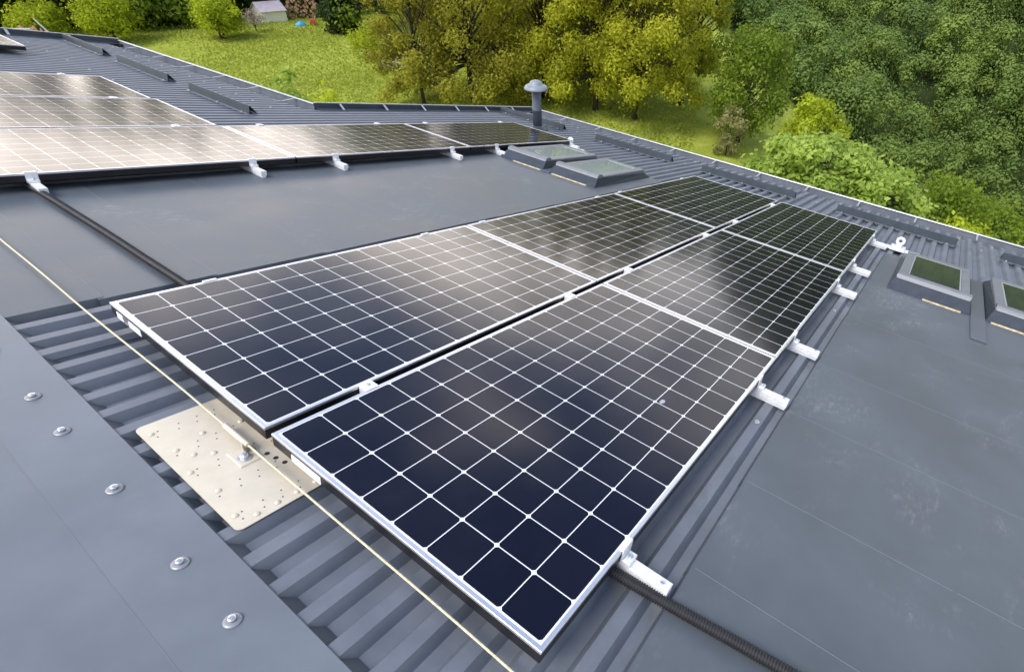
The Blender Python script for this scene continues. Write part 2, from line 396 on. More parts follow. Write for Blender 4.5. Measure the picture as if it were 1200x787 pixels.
PITCH = .1185; NC = -.100; NP = -.131; V0 = -.078          # rib pitch, crest level, pan level, one crest's centre
VR0, VR1, VSTEP, VL1 = -4.2, 6.16, 6.16, 10.55
U_RIDGE = -.95
def rib_profile(va, vb):
    out = []
    k = math.floor((va - V0) / PITCH)
    while V0 + k * PITCH < vb + PITCH:
        c = V0 + k * PITCH
        for dv, n in ((-.0385, NP), (-.0200, NC), (.0200, NC), (.0385, NP)):
            v = c + dv
            if va <= v <= vb: out.append((v, n))
        k += 1
    return [(va, out[0][1])] + out + [(vb, out[-1][1])]
def rib_sheet(u0, u1, va, vb, u1b=None):
    u1b = u1 if u1b is None else u1b
    mb = MB(); p = rib_profile(va, vb); n = len(p); T = .0012
    def ue(v): return u1 + (u1b - u1) * (v - va) / (vb - va)
    top0 = [(u0, v, h) for v, h in p]; top1 = [(ue(v), v, h) for v, h in p]
    bot0 = [(u0, v, h - T) for v, h in p]; bot1 = [(ue(v), v, h - T) for v, h in p]
    fs = []
    for i in range(n - 1):
        fs += [(i, n + i, n + i + 1, i + 1), (2 * n + i, 2 * n + i + 1, 3 * n + i + 1, 3 * n + i), (n + i, 3 * n + i, 3 * n + i + 1, n + i + 1)]
    mb.add(top0 + top1 + bot0 + bot1, fs)
    return mb
UE_R = 7.10
mb = rib_sheet(U_RIDGE, UE_R, VR0, VR1); hpart(mb, 'roof_sheet', M['rib'])
mb = rib_sheet(U_RIDGE, 3.16, VSTEP + .004, VL1, 2.90); hpart(mb, 'roof_sheet', M['rib'])
# side lap where one sheet overlaps the next
mb = MB()
for vl in (2.078, -1.85, 4.33):
    k = round((vl - V0) / PITCH); c = V0 + k * PITCH
    pr = [(-.021, NC + .0015), (.021, NC + .0015), (.0335, NP + .012), (.0345, NP + .014), (.0215, NC + .0035), (-.0215, NC + .0035)]
    mb.add([(U_RIDGE + .1, c - y, z) for y, z in pr] + [(UE_R - .002, c - y, z) for y, z in pr],
           [(i, (i + 1) % 6, 6 + (i + 1) % 6, 6 + i) for i in range(6)] + [(5, 4, 3, 2, 1, 0), (6, 7, 8, 9, 10, 11)])
hpart(mb, 'side_lap', M['rib'])

# far slope of the roof, walls
def w2(p): return Vector(p) - house.location
apex = ROOF @ Vector((U_RIDGE, 0, NC)); ax_, az_ = apex.x, apex.z
mb = MB()
ux = lambda u: (ROOF @ Vector((u, 0, NC)))
L_x, L_z = ax_ - 6.5, az_ - 6.5 * math.tan(TH)
mb.add([w2((ax_, VR0, az_ - .03)), w2((ax_, VL1, az_ - .03)), w2((L_x, VL1, L_z)), w2((L_x, VR0, L_z))], [(0, 1, 2, 3)])
mb.build('roof_back_slope', M['rib'], house)
mb = MB()
eR = ux(6.75); eL = ux(2.65)
ZB = -9.5
def wallquad(x0, y0, x1, y1, z0, z1, t=.25):
    d = Vector((x1 - x0, y1 - y0)).normalized(); nn = Vector((d.y, -d.x)) * t
    q = [(x0, y0), (x1, y1), (x1 - nn.x, y1 - nn.y), (x0 - nn.x, y0 - nn.y)]
    zt = [z0, z1, z1, z0]
    mb.add([w2((a, b, ZB)) for a, b in q] + [w2((a, b, z)) for (a, b), z in zip(q, zt)],
           [(3, 2, 1, 0), (4, 5, 6, 7), (0, 1, 5, 4), (1, 2, 6, 5), (2, 3, 7, 6), (3, 0, 4, 7)])
tb = -.12
wallquad(eR.x, VR0 + .2, eR.x, VSTEP - .15, eR.z + tb, eR.z + tb)
wallquad(eR.x - .26, VSTEP - .15, eL.x + .01, VSTEP - .15, eR.z + tb, eL.z + tb)
wallquad(eL.x, VSTEP + .12, eL.x, VL1 - .2, eL.z + tb, eL.z + tb)
wallquad(eL.x - .26, VL1 - .2, ax_ + .01, VL1 - .2, eL.z + tb, az_ - .15)
wallquad(ax_ - .01, VL1 - .2, L_x + .5, VL1 - .2, az_ - .15, L_z + .0)
wallquad(L_x + .5, VL1 - .5, L_x + .5, VR0 + .5, L_z, L_z)
wallquad(L_x + .5, VR0 + .2, ax_ - .01, VR0 + .2, L_z, az_ - .15)
wallquad(ax_ + .01, VR0 + .2, eR.x - .26, VR0 + .2, az_ - .15, eR.z + tb)
mb.build('wall', M['wall'], house)

# ridge flashing: flat apron, one soft crease, apex, notched closures dropping into the pans
mb = MB(); NR = NC + .006
pr = [(-.241, NR - .004), (-.2395, NR), (-.447, NR + .0044), (-.449, NR + .0046), (-.95, NR + .052), (-.95, NR + .047), (-.447, NR), (-.2425, NR - .0045)]
mb.profile(pr, VR0, VL1 - .02)
# fold the profile on down the far slope
pr2 = [(-.95, NR + .052), (-1.42, NR - .178), (-1.42, NR - .182), (-.95, NR + .047)]
mb.profile(pr2, VR0, VL1 - .02)
rr = random.Random(12); vv = VR0 + .1
while vv < VL1 - .3:
    ve = vv + rr.uniform(.2, .9)
    mb.box((-.4490, vv, NR + .0040), (-.4474, ve, NR + .0052), 1); vv = ve + rr.uniform(.0, .06)
ridge = hpart(mb, 'ridge_flashing', [M['ridge'], M['seam']])
mb = MB()
k = math.floor((VR0 - V0) / PITCH) + 1
while V0 + (k + 1) * PITCH < 4.6:
    a = V0 + k * PITCH + .0205; b = V0 + (k + 1) * PITCH - .0205
    mb.add([(-.243, a, NR - .006), (-.243, b, NR - .006), (-.203, b - .017, NP + .0015), (-.203, a + .017, NP + .0015)], [(0, 3, 2, 1)])
    mb.add([(-.262, a, NR - .006), (-.262, a + PITCH, NR - .006), (-.243, a + PITCH, NR - .006), (-.243, b, NR - .006), (-.243, a, NR - .006)], [(0, 4, 3, 2, 1)])
    k += 1
mb.weld = True
mb.build('closure_strip', M['flat'], ridge)
for v in (-.98, -.42, -.06, .33, .619, .852, 1.209, 1.549, 1.782, 2.14, 2.46, 2.9, 3.3, 3.75):
    mb = MB(); jx = random.Random(int(v * 100)).uniform(-.002, .002)
    mb.lathe([(.0195, 0), (.0195, .0025), (.016, .0045), (.0085, .0055)], 24, 1)
    mb.lathe([(.0085, .0055), (.0085, .007), (.0095, .0075), (.0095, .012), (.0075, .0135), (.003, .0138)], 6 if False else 12, 0)
    s = mb.build('screw', [M['steel'], M['washer']], ridge, True)
    s.location = (-.331 + jx, v, NR + .0018)
# sheet screws on the rib crests
mb = MB()
rnd = random.Random(5)
spots = [(1.37, -.078), (3.02, -.078)]
for k in range(-9, 52, 3):
    spots.append((6.92, V0 + k * PITCH))
for k in range(-8, 52, 4): spots.append((6.55 + .03 * rnd.random(), V0 + k * PITCH))
for k in range(53, 88, 3): spots.append((2.82 - .003 * k * .0, V0 + k * PITCH))
for k in range(54, 88, 5): spots.append((1.9, V0 + k * PITCH))
mb.lathe([(.013, 0), (.013, .002), (.010, .004), (.006, .0045), (.006, .009), (.002, .010)], 10)
spots = [p for p in spots if p[1] < VL1 - .1][:98]
so_ = pieces('sheet_screw', mb, M['steel'], house, [(0, 0, 0)] * len(spots))
for o_, (u, v) in zip(so_, spots): o_.matrix_local = HB.inverted() @ ROOF @ Matrix.Translation((u, v, NC + .0005))

# smooth cover sheets laid over the ribs beside the panels, in lapped lengths
def flat_run(bounds, lefts, v_out, sign):
    mb = MB(); T = .0022; n = len(bounds) - 1
    for i in range(n):
        u0, u1 = bounds[i], bounds[i + 1]
        a = lefts[i]; v0, v1 = (a, v_out) if a < v_out else (v_out, a)
        z0, z1 = NC + .0030, NC + .0052
        mb.add([(u0 - .02, v0, z0), (u1, v0, z1), (u1, v1, z1), (u0 - .02, v1, z0), (u0 - .02, v0, z0 - T), (u1, v0, z1 - T), (u1, v1, z1 - T), (u0 - .02, v1, z0 - T)],
               [(0, 1, 2, 3), (7, 6, 5, 4), (0, 4, 5, 1), (1, 5, 6, 2), (2, 6, 7, 3), (3, 7, 4, 0)])
        # folded-down hem on the edge beside the panels
        e = a; s = 1 if sign > 0 else -1
        mb.add([(u0 - .02, e, z0), (u1, e, z1), (u1, e + s * .012, NP + .004), (u0 - .02, e + s * .012, NP + .004)], [(0, 1, 2, 3)])
        if i < n - 1:                                        # bare cut edge of the lap
            rr = random.Random(i * 7 + int(sign)); vv = v0 + .01
            while vv < v1 - .02:
                ln = rr.uniform(.5, 1.6); ve = min(vv + ln, v1 - .01)
                mb.box((u1 - .0018, vv, z1 - .0016), (u1 + .0004, ve, z1 + .0005), 1)
                vv = ve + rr.choice((0.0, .0, .012))
    return mb
mbx = MB()
BR = [-.30, .516, .985, 1.56, 2.15, 2.99, 4.06]
mbx = flat_run(BR, [-.162, -.160, -.158, -.161, -.160, -.163], -3.6, 1)
mby = flat_run([4.07, 5.06], [-.165], -.31, 1)
hpart(mbx, 'cover_sheet', [M['flat'], M['seam']]); hpart(mby, 'cover_sheet', [M['flat'], M['seam']])
mbx = flat_run([-.30, .05, .47, 1.0, 1.68, 2.36, 3.05, 4.06], [2.385, 2.372, 2.365, 2.36, 2.355, 2.35, 2.345], 3.98, -1)
hpart(mbx, 'cover_sheet', [M['flat'], M['seam']])
mbx = flat_run([4.07, 5.08], [2.345], 2.53, -1); hpart(mbx, 'cover_sheet', [M['flat'], M['seam']])
# narrow raised strip between the two right-hand windows
mb = MB(); mb.chbox((3.42, -1.005, NC + .006), (5.02, -.905, NC + .020), .004); hpart(mb, 'joint_strip', M['flat'])
mb = MB(); mb.chbox((3.9, 3.09, NC + .006), (5.02, 3.20, NC + .016), .004); hpart(mb, 'joint_strip', M['flat'])

# roof windows
def skylight(uc, vc, foam, pane='pane'):
    LU, WV = .96, .53
    u0, u1 = -LU / 2, LU / 2; v0, v1 = -WV / 2, WV / 2
    b = NC + .006
    mb = MB()                                               # apron and skirt of folded cladding
    def ring(a, c, z): return [(u0 - a, v0 - c, z), (u1 + a, v0 - c, z), (u1 + a, v1 + c, z), (u0 - a, v1 + c, z)]
    R = ring(.105, .035, b) + [(u0 - .014, v0 - .004, -.012), (u1 + .004, v0 - .004, -.040), (u1 + .004, v1 + .004, -.040), (u0 - .014, v1 + .004, -.012)]
    mb.add(R, [(0, 1, 5, 4), (1, 2, 6, 5), (2, 3, 7, 6), (3, 0, 4, 7), (4, 5, 6, 7)])
    w = hpart(mb, 'roof_window', M['skylight_dark'], uvn=(uc, vc, 0))
    z0 = -.038; zt = .004
    mb = MB(); fw = .062                                    # outer frame bars
    mb.ring((u0, v0), (u1, v1), (.13, fw, fw, fw), z0, zt - .006, .005)
    mb.build('frame', M['skylight'], w)
    mb = MB(); prof = [(-.020, -.034), (.066, -.034), (.074, -.006), (.070, .012), (.050, .020), (.012, .022), (-.012, .012), (-.020, -.004)]
    mb.profile([(u0 + x, z) for x, z in prof], v0 - .004, v1 + .004); mb.build('top_cover', M['skylight'], w)
    mb = MB(); mb.box((u0 - .0245, v0 + .004, -.016), (u0 - .0203, v1 - .004, -.004)); mb.build('cover_highlight', M['bead'], w)  # pale strip paints the highlight along the cover's front edge
    mb = MB(); g0, g1, h0, h1 = u0 + .145, u1 - fw - .018, v0 + fw + .018, v1 - fw - .018
    mb.box((u0 + .131, v0 + fw + .001, z0), (u1 - fw - .001, v1 - fw - .001, -.012)); mb.build('sash', M['skylight_dark'], w)
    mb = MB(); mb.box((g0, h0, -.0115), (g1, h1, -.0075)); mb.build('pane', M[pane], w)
    mb = MB(); q = .011
    mb.ring((g0 - .002, h0 - q), (g1 + q, h1 + q), (.0015, q - .0005, q - .0005, q - .0005), -.0118, -.004)
    mb.build('glazing_bead', M['bead'], w)
    mb = MB(); mb.box((u0 - .122, v0 + foam[0], b - .001), (u0 - .105, v0 + foam[1], b + .007)); mb.build('seal_strip', M['foam'], w)
    return w
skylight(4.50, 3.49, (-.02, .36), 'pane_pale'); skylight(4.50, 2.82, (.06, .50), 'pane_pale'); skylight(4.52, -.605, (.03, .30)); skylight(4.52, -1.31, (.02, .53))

# flue vent with rain cap, standing upright
vent = empty('vent_pipe', loc=None); vent.parent = house
vb = ROOF @ Vector((5.93, 4.92, NP))
vent.location = vb - house.location
vent_mesh = MB(); vent_mesh.lathe([(.066, -.05), (.066, .30), (.0675, .302), (.0675, .312), (.066, .314), (.066, .60), (.060, .604)], 28)
vo = vent_mesh.build('vent_pipe', M['vent'], house, True); vo.location = vent.location
bpy.data.objects.remove(vent)
mb = MB(); mb.lathe([(.058, .575), (.168, .588), (.172, .600), (.150, .628), (.105, .652), (.094, .655), (.092, .668), (.070, .690), (.035, .704), (.004, .708)], 32)
mb.build('rain_cap', mat('vent_cap_paint', (.20, .225, .25), .4, noise=.1, nscale=9), vo, True)
mb = MB(); mb.lathe([(.15, -.0), (.15, .034), (.10, .05), (.067, .09), (.066, .09)], 28); mb.build('pipe_collar', M['trim'], vo, True)

# snow guards: folded angle on light feet, screwed to the crests
def snow_guard(u, va, vb):
    mb = MB()
    pr = [(-.012, NC + .002), (-.004, NC + .084), (.002, NC + .085), (.075, NC + .004), (.069, NC + .004), (.000, NC + .078), (-.008, NC + .004)]
    mb.profile([(u + x, z) for x, z in pr], va, vb)
    g = hpart(mb, 'snow_guard', M['guard'])
    mb = MB(); mb.box((u - .045, va + .006, NC + .0012), (u - .0125, vb - .006, NC + .0035)); mb.build('foot_flange', M['skylight'], g)
    mb = MB(); mb.lathe([(.013, 0), (.013, .003), (.007, .005), (.007, .011), (.002, .012)], 10)
    pieces('guard_bolt', mb, M['steel'], g, [(u - .028, V0 + PITCH * round((va + .1 + i * (vb - va - .2) / 2 - V0) / PITCH), NC + .004) for i in range(3)])
for a, b in ((4.80, 6.10), (2.90, 4.20), (1.115, 2.43), (-.76, .585), (-2.6, -1.21)): snow_guard(6.40, a, b)
for a, b in ((9.25, 10.5), (7.56, 8.86), (5.86, 7.08)): snow_guard(2.43, a, b)

# gutters and verges
def gutter(u_a, v_a, u_b, v_b, brackets):
    """u_a is where the sheet ends; box gutter with a tall outer face and a pale rolled rim"""
    dv = v_b - v_a
    def xf(p): return (p[0] + u_a + (u_b - u_a) * (p[1] - v_a) / dv, p[1], p[2])
    mb = MB(); pr = [(-.07, -.15), (-.07, -.235), (.195, -.255), (.195, -.062), (.198, -.062), (.198, -.259), (-.073, -.239), (-.073, -.15)]
    mb.profile(pr, v_a, v_b, xf=xf); g = hpart(mb, 'gutter', M['rib'])
    mb = MB(); mb.profile([(.178, -.058), (.182, -.049), (.192, -.045), (.202, -.047), (.205, -.058), (.200, -.066), (.1985, -.061), (.190, -.060)], v_a, v_b, xf=xf)
    mb.build('gutter_rim', M['rimlight'], g)
    for v in brackets:
        mb = MB()
        pts = [(-.06, v, NC + .012), (.03, v, NC + .006), (.177, v, -.062)]
        for p0, p1 in zip(pts[:-1], pts[1:]):
            a = xf(p0); b = xf(p1)
            mb.add([(a[0], a[1] - .010, a[2]), (b[0], b[1] - .010, b[2]), (b[0], b[1] + .010, b[2]), (a[0], a[1] + .010, a[2]),
                    (a[0], a[1] - .010, a[2] + .003), (b[0], b[1] - .010, b[2] + .003), (b[0], b[1] + .010, b[2] + .003), (a[0], a[1] + .010, a[2] + .003)],
                   [(3, 2, 1, 0), (4, 5, 6, 7), (0, 1, 5, 4), (1, 2, 6, 5), (2, 3, 7, 6), (3, 0, 4, 7)])
        mb.build('gutter_bracket', M['strap'], g)
gutter(7.09, VR0, 7.15, VSTEP + .02, [-2.41 + .715 * i for i in range(12)])
gutter(3.13, VSTEP + .05, 2.87, VL1 + .02, [6.55 + .70 * i for i in range(6)])
def verge(u0, u1, v, out):
    mb = MB(); s = out
    y = [v - s * .10, v - s * .10, v, v, v + s * .012, v + s * .012]; z = [NC + .004, NC + .006, NC + .006, NC + .062, NC + .062, -.30]
    n = 6
    mb.add([(u0, a, c) for a, c in zip(y, z)] + [(u1, a, c) for a, c in zip(y, z)], [(i, i + 1, n + i + 1, n + i) for i in range(n - 1)])
    g = hpart(mb, 'verge_flashing', M['trim'])
    mb = MB(); lo, hi = sorted((v - s * .004, v + s * .018)); mb.chbox((u0, lo, NC + .0625), (u1, hi, NC + .072), .003); mb.build('verge_rim', M['rimlight'], g)
    mb = MB(); mb.add([(0, -s * .09, .0075), (.028, -s * .09, .0075), (.028, -s * .004, .062), (0, -s * .004, .062), (0, -s * .088, .005), (.028, -s * .088, .005), (.028, -s * .002, .060), (0, -s * .002, .060)],
                      [(0, 1, 2, 3), (7, 6, 5, 4), (0, 4, 5, 1), (1, 5, 6, 2), (2, 6, 7, 3), (3, 7, 4, 0)])
    pieces('verge_clip', mb, M['bead'], g, [(u0 + .3 + .62 * i, v, NC) for i in range(int((u1 - u0 - .4) / .62) + 1)])
verge(3.31, 7.33, VSTEP + .01, 1)
verge(-.9, 3.07, VL1 + .03, 1)

# ------------------------------------------------------------------ solar panels
PL, PW, GAP = 1.812, 1.046, .036
def make_panel(label_on=True):
    t = empty('solar_panel')
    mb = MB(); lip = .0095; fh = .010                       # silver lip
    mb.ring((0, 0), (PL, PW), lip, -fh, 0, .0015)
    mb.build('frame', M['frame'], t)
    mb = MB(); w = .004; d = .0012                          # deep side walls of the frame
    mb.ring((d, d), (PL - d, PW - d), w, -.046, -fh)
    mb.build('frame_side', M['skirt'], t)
    mb = MB(); mb.box((lip - .001, lip - .001, -.008), (PL - lip + .001, PW - lip + .001, -.0016)); mb.build('cell_laminate', M['laminate'], t)
    return t
proto = make_panel()
near = []; GU = .0129
names = [('nearest the camera, beside the black conduit', 0, 0), ('in the middle of the front row of the near array', 1, 0), ('at the far end of the front row by the eyed anchor', 2, 0),
         ('behind the nearest one, its corner over the cream perforated plate', 0, 1), ('in the middle of the second row, across the gap', 1, 1), ('at the far end of the second row, close to the gutter', 2, 1)]
rows = [((i * (PL + GU), j * (PW + GAP), 0), 'solar panel ' + s, 'solar panels of the near array') for s, i, j in names]
LV = 3.885; LU0 = 1.755
rows += [((LU0 + PL + GU, LV, 0), 'solar panel under the vent pipe, at the downhill end of the far array', 'solar panels of the far array'),
         ((LU0, LV, 0), 'solar panel in the middle of the far array lower row', 'solar panels of the far array'),
         ((LU0 - PL - GU, LV, 0), 'cream gleaming solar panel above the left hand hose end', 'solar panels of the far array'),
         ((LU0 - PL - GU - .03, LV + PW + GAP, 0), 'solar panel behind the gleaming one, middle of three at the left edge', 'solar panels of the far array'),
         ((LU0 - PL - GU - .06, LV + 2 * (PW + GAP), 0), 'farthest of three solar panels behind each other at the left edge', 'solar panels of the far array'),
         ((-.19, 8.86, 0), 'lone dark solar panel at the top left corner beyond the far array', 'solar panels of the far array')]
for i, (p, lab, grp) in enumerate(rows):
    o = proto if i == 0 else copy_tree(proto)
    on_roof(o, p); tag(o, lab, 'solar panel', grp)
    if i in (0, 3):                                          # white type sticker on the side facing the ridge
        mb = MB(); ya, yb = (PW - .24, PW - .10) if i == 0 else (PW - .145, PW - .05)
        mb.box((-.0012, ya, -.0455), (.0008, yb, -.019)); mb.build('side_sticker', M['label'], o)

# dried bird dropping on the nearest panel
near_panel = proto; mb = MB(); rn = random.Random(4); ring = []
for k in range(14):
    a = k * 2 * math.pi / 14; q = rn.uniform(.75, 1.2); ring.append((1.057 + .017 * q * math.cos(a), .247 + .011 * q * math.sin(a), -.0013))
mb.add(ring + [(1.057, .247, -.0004)], [(k, (k + 1) % 14, 14) for k in range(14)])
mb.build('dropping', mat('dried_dropping', (.34, .36, .38), .8), near_panel)

# ------------------------------------------------------------------ short mounting rails with clamps
def make_rail(ext, under, kind, label, grp, uvn, flip=1):
    """origin on the rib crest under the panel edge; local -y*flip sticks out"""
    t = empty('mounting_rail', label, 'mounting rail', grp, uvn)
    s = flip; H = -.0465 - NC                                # rail fills crest to frame underside
    mb = MB(); w = .019
    def bx(y0, y1, x0, x1, z0, z1, c=.002):
        lo, hi = sorted((-s * y0, -s * y1)); mb.chbox((x0, lo, z0), (x1, hi, z1), c)
    if kind == 'rail':
        bx(-under, ext, -w, w, .017, H - .004); bx(-under, ext - .004, -.013, .013, .0015, .0172, .0005)
        mb.build('rail', M['alu'], t)
        mb = MB(); bx(-.010, .004, -.026, .026, H + .0475, H + .051, .001); bx(.0015, .005, -.026, .026, H - .002, H + .0474, .001)
        bx(.0055, .030, -.022, .022, H - .0035, H + .012); mb.build('end_clamp', M['alu'], t)
        mb = MB(); mb.lathe([(.0075, 0), (.0075, .006), (.0065, .0075), (.002, .0078)], 12, 0, (0, -s * .018, H + .0125)); mb.build('clamp_bolt', M['steel'], t)
        ys = [y for y in (.125,) if y < ext - .01]
        if ys:
            mb = MB(); mb.lathe([(.007, 0), (.007, .005), (.002, .006)], 10)
            pieces('rail_screw', mb, M['steel'], t, [(0, -s * y, H - .0035) for y in ys])
    return t
uR = [.372, 1.565, 2.18, 3.385, 4.06, 5.20]
labs = ['nearest the camera against the black conduit', 'second along, just before the panel joint', 'third along, just past the panel joint', 'fourth along, before the far joint', 'fifth along, past the far joint', 'farthest, touching the eyed anchor']
for i, u in enumerate(uR):
    make_rail(.150, .25, 'rail', 'white mounting rail beside the near array, ' + labs[i], 'mounting rails along the near array right edge', (u, 0, NC))
uT = [.339, 1.486, 1.965, 3.36, 3.75, 5.1]
labs = ['by the conduit', 'before the first joint', 'after the first joint', 'before the second joint', 'after the second joint', 'at the far top corner']
for i, u in enumerate(uT):
    make_rail(.032, .25, 'rail', 'small white rail end on the near array upper edge, ' + labs[i], 'rail ends along the near array upper edge', (u, 2 * PW + GAP, NC), -1)
uL = [.275, 1.43, 2.07, 3.32, 3.96, 5.34]
labs = ['at the left, over the hose', 'left of the first panel joint', 'right of the first panel joint', 'left of the second joint', 'beside the farther roof window', 'at the dark right hand end']
for i, u in enumerate(uL):
    make_rail(.135, .25, 'rail', 'white mounting rail under the far array, ' + labs[i], 'mounting rails under the far array lower edge', (u, LV, NC + .004))
def mid_clamp(u, v, label, grp):
    t = empty('panel_clamp', label, 'clamp', grp, (u, v, 0))
    mb = MB(); mb.chbox((-.025, -GAP / 2 - .008, .0004), (.025, GAP / 2 + .008, .0038), .001)
    mb.box((-.024, -GAP / 2 + .003, -.085), (.024, GAP / 2 - .003, .0003)); mb.build('clamp_body', M['alu'], t)
    mb = MB(); mb.lathe([(.0075, 0), (.0075, .005), (.0065, .0065), (.002, .0068)], 12, 0, (0, 0, .0041)); mb.build('clamp_bolt', M['steel'], t)
labs = ['nearest the camera in the dark gap', 'second in the dark gap', 'third in the dark gap', 'fourth in the dark gap', 'fifth in the dark gap', 'farthest, near the gutter end']
for u, l in zip([.338, 1.53, 2.14, 3.37, 4.05, 5.2], labs):
    mid_clamp(u, PW + GAP / 2, 'bright clamp between the near array rows, ' + l, 'clamps in the gap of the near array')
for u, v, l in ((1.40, LV + 2 * PW + 1.5 * GAP, 'upper of the two at the left'), (1.41, LV + PW + .5 * GAP, 'lower of the two at the left'), (1.39, LV + 3 * PW + 2.5 * GAP, 'on the topmost panel edge'),
                (2.05, LV + PW + .5 * GAP, 'right after the middle panel begins'), (3.25, LV + PW + .5 * GAP, 'before the right hand joint'), (3.89, LV + PW + .5 * GAP, 'after the right hand joint'), (5.15, LV + PW + .5 * GAP, 'near the vent pipe')):
    mid_clamp(u, v, 'bright clamp on the far array, ' + l, 'clamps on the far array')

# ------------------------------------------------------------------ fall-arrest plate, cable, anchors, conduit
NPL = NC + .0045
t = empty('anchor_plate', 'cream perforated anchor plate riveted over the ribs by the panel corner', 'anchor plate', uvn=(-.205, .85, NPL))
PLU, PLV = .335, .585
mb = MB()
nc_ = 6; r = .018
cor = []
for cx_, cy_, a0 in ((PLU - r, PLV - r, 0), (r, PLV - r, 90), (r, r, 180), (PLU - r, r, 270)):
    for k in range(nc_ + 1):
        a = math.radians(a0 + 90 * k / nc_); cor.append((cx_ + r * math.cos(a), cy_ + r * math.sin(a)))
n = len(cor)
mb.add([(x, y, .003) for x, y in cor] + [(x, y, 0) for x, y in cor], [tuple(range(n)), tuple(range(2 * n - 1, n - 1, -1))] + [(i, n + i, n + (i + 1) % n, (i + 1) % n) for i in range(n)])
mb.build('plate', M['plate'], t)
rr = random.Random(3); hs = []
for j in range(5):                                           # drilled pairs over every rib
    vy = .045 + j * PITCH
    for i, ux_ in enumerate((.03, .085, .135, .185, .235, .29)):
        for s in (-.013, .013):
            hs.append((ux_ + (.010 if s > 0 else 0), vy + s, .0029))
mb = MB(); mb.lathe([(.0023, 0), (.0023, .0006)], 10); pieces('drilled_hole', mb, M['hole'], t, hs)
mb = MB(); mb.lathe([(.0075, 0), (.0075, .0006)], 16); pieces('large_hole', mb, M['hole'], t, [(.197, .225, .0029), (.204, .190, .0029), (.211, .155, .0029)])
rv = [(ux_ + .015 * (j % 2), .055 + j * PITCH, .003) for ux_ in (.022, .295) for j in range(5)]
rv += [(a, b, .003) for a, b in ((.12, .44), (.10, .33), (.13, .29), (.06, .36), (.22, .42), (.27, .33))] + [(.06 + .055 * j, .022, .003) for j in range(5)]
mb = MB(); mb.lathe([(.0085, 0), (.008, .002), (.005, .0042), (.001, .005)], 14); pieces('rivet', mb, M['plate'], t, rv, True)
mb = MB(); mb.chbox((.118, .215, .0035), (.185, .300, .0075), .003)
mb.add([(.150, .258, .0078), (.182, .292, .0078), (.166, .30, .034), (.148, .27, .034), (.153, .255, .0078), (.185, .289, .0078), (.169, .297, .034), (.151, .267, .034)],
       [(0, 1, 2, 3), (7, 6, 5, 4), (0, 4, 5, 1), (1, 5, 6, 2), (2, 6, 7, 3), (3, 7, 4, 0)])
mb.tube([(.168, .40, .030), (.168, .265, .030)], .0085, 14); ho = mb.build('cable_holder', M['plate'], t)
mb = MB(); mb.lathe([(.020, .0078), (.020, .010), (.0125, .0102), (.0125, .018), (.010, .020), (.007, .0201), (.007, .028), (.003, .029)], 12, 0, (.145, .247, 0)); mb.build('bolt', M['steel'], ho)

mb = MB(); pts = []
UC = -.205 + .168
for i in range(150):
    v = 5.3 - i * .05
    w = .003 * math.sin(v * 2.1) + .002 * math.sin(v * 5.3)
    nn = NPL + .030 if .9 < v < 1.4 else NPL + .030 - .014 * min(1, abs(v - 1.15) * .6 - .15)
    pts.append((UC + w * min(1, max(0, abs(v - 1.15) - .2)) - .006 * max(0, v - 1.5), v, nn))
mb.tube(pts, .0034, 8); o = mb.build('safety_cable', M['rope'], None, True); on_roof(o, (0, 0, 0))
tag(o, 'thin cream safety cable stretched across the ribs through the perforated plate', 'cable')

def anchor_eye(u, v, label, rz):
    t = empty('roof_anchor', label, 'roof anchor', 'eyed roof anchors', (u, v, NC + .003))
    mb = MB(); mb.chbox((-.06, -.21, .0), (.06, .21, .007), .002); mb.chbox((-.12, -.07, .0075), (.12, .07, .020), .006); mb.build('base_plate', M['alu'], t)
    mb = MB()
    ring = [(0.0, .030 * math.cos(a), .085 + .030 * math.sin(a)) for a in [i * 2 * math.pi / 20 for i in range(21)]]
    mb.tube(ring, .014, 10, cap=False); mb.chbox((-.012, -.022, .0115), (.012, .022, .060), .002); mb.build('eye', M['alu'], t)
    mb = MB(); mb.lathe([(.010, .0062), (.010, .009), (.004, .0125)], 10); pieces('rivet', mb, M['steel'], t, [(.018, y, 0) for y in (-.17, -.12, .12, .17)])
    return t
anchor_eye(5.36, -.24, 'white roof anchor with upright eye between the near array and a roof window', 0)
anchor_eye(5.38, 3.92, 'white roof anchor with upright eye behind the farther left roof window', 0)

mb = MB()
key = [(4.6, .245, 0), (4.05, .255, 0), (3.3, .287, 0), (2.4, .308, 0), (1.2, .315, 0), (.3, .318, 0), (0, .330, 0), (-.21, .352, 0), (-.445, .374, 0), (-1.2, .43, 0), (-2.4, .47, 0)]
def interp(v):
    for (a, ua, _), (b, ub, _) in zip(key[:-1], key[1:]):
        if a >= v >= b: return ua + (ub - ua) * (a - v) / (a - b)
    return key[-1][1]
vs = np.arange(4.6, -1.6, -.0019)
us = np.array([interp(v) for v in vs]); kk = 80; us = np.convolve(np.pad(us, kk, mode='edge'), np.ones(2 * kk + 1) / (2 * kk + 1), 'valid')
prof = (.0162, .0185, .0188, .0165)[0:4]
mb.tube([(u, v, NC + .0070 + .0172 + .0012 * math.sin(v * 9)) for u, v in zip(us, vs)], [(.0132, .0136, .0172, .0173)[i % 4] for i in range(len(vs))], 14)
o = mb.build('corrugated_conduit', M['rubber'], None, True); on_roof(o, (0, 0, 0))
tag(o, 'black corrugated cable conduit running under both solar arrays across the smooth sheets', 'conduit')

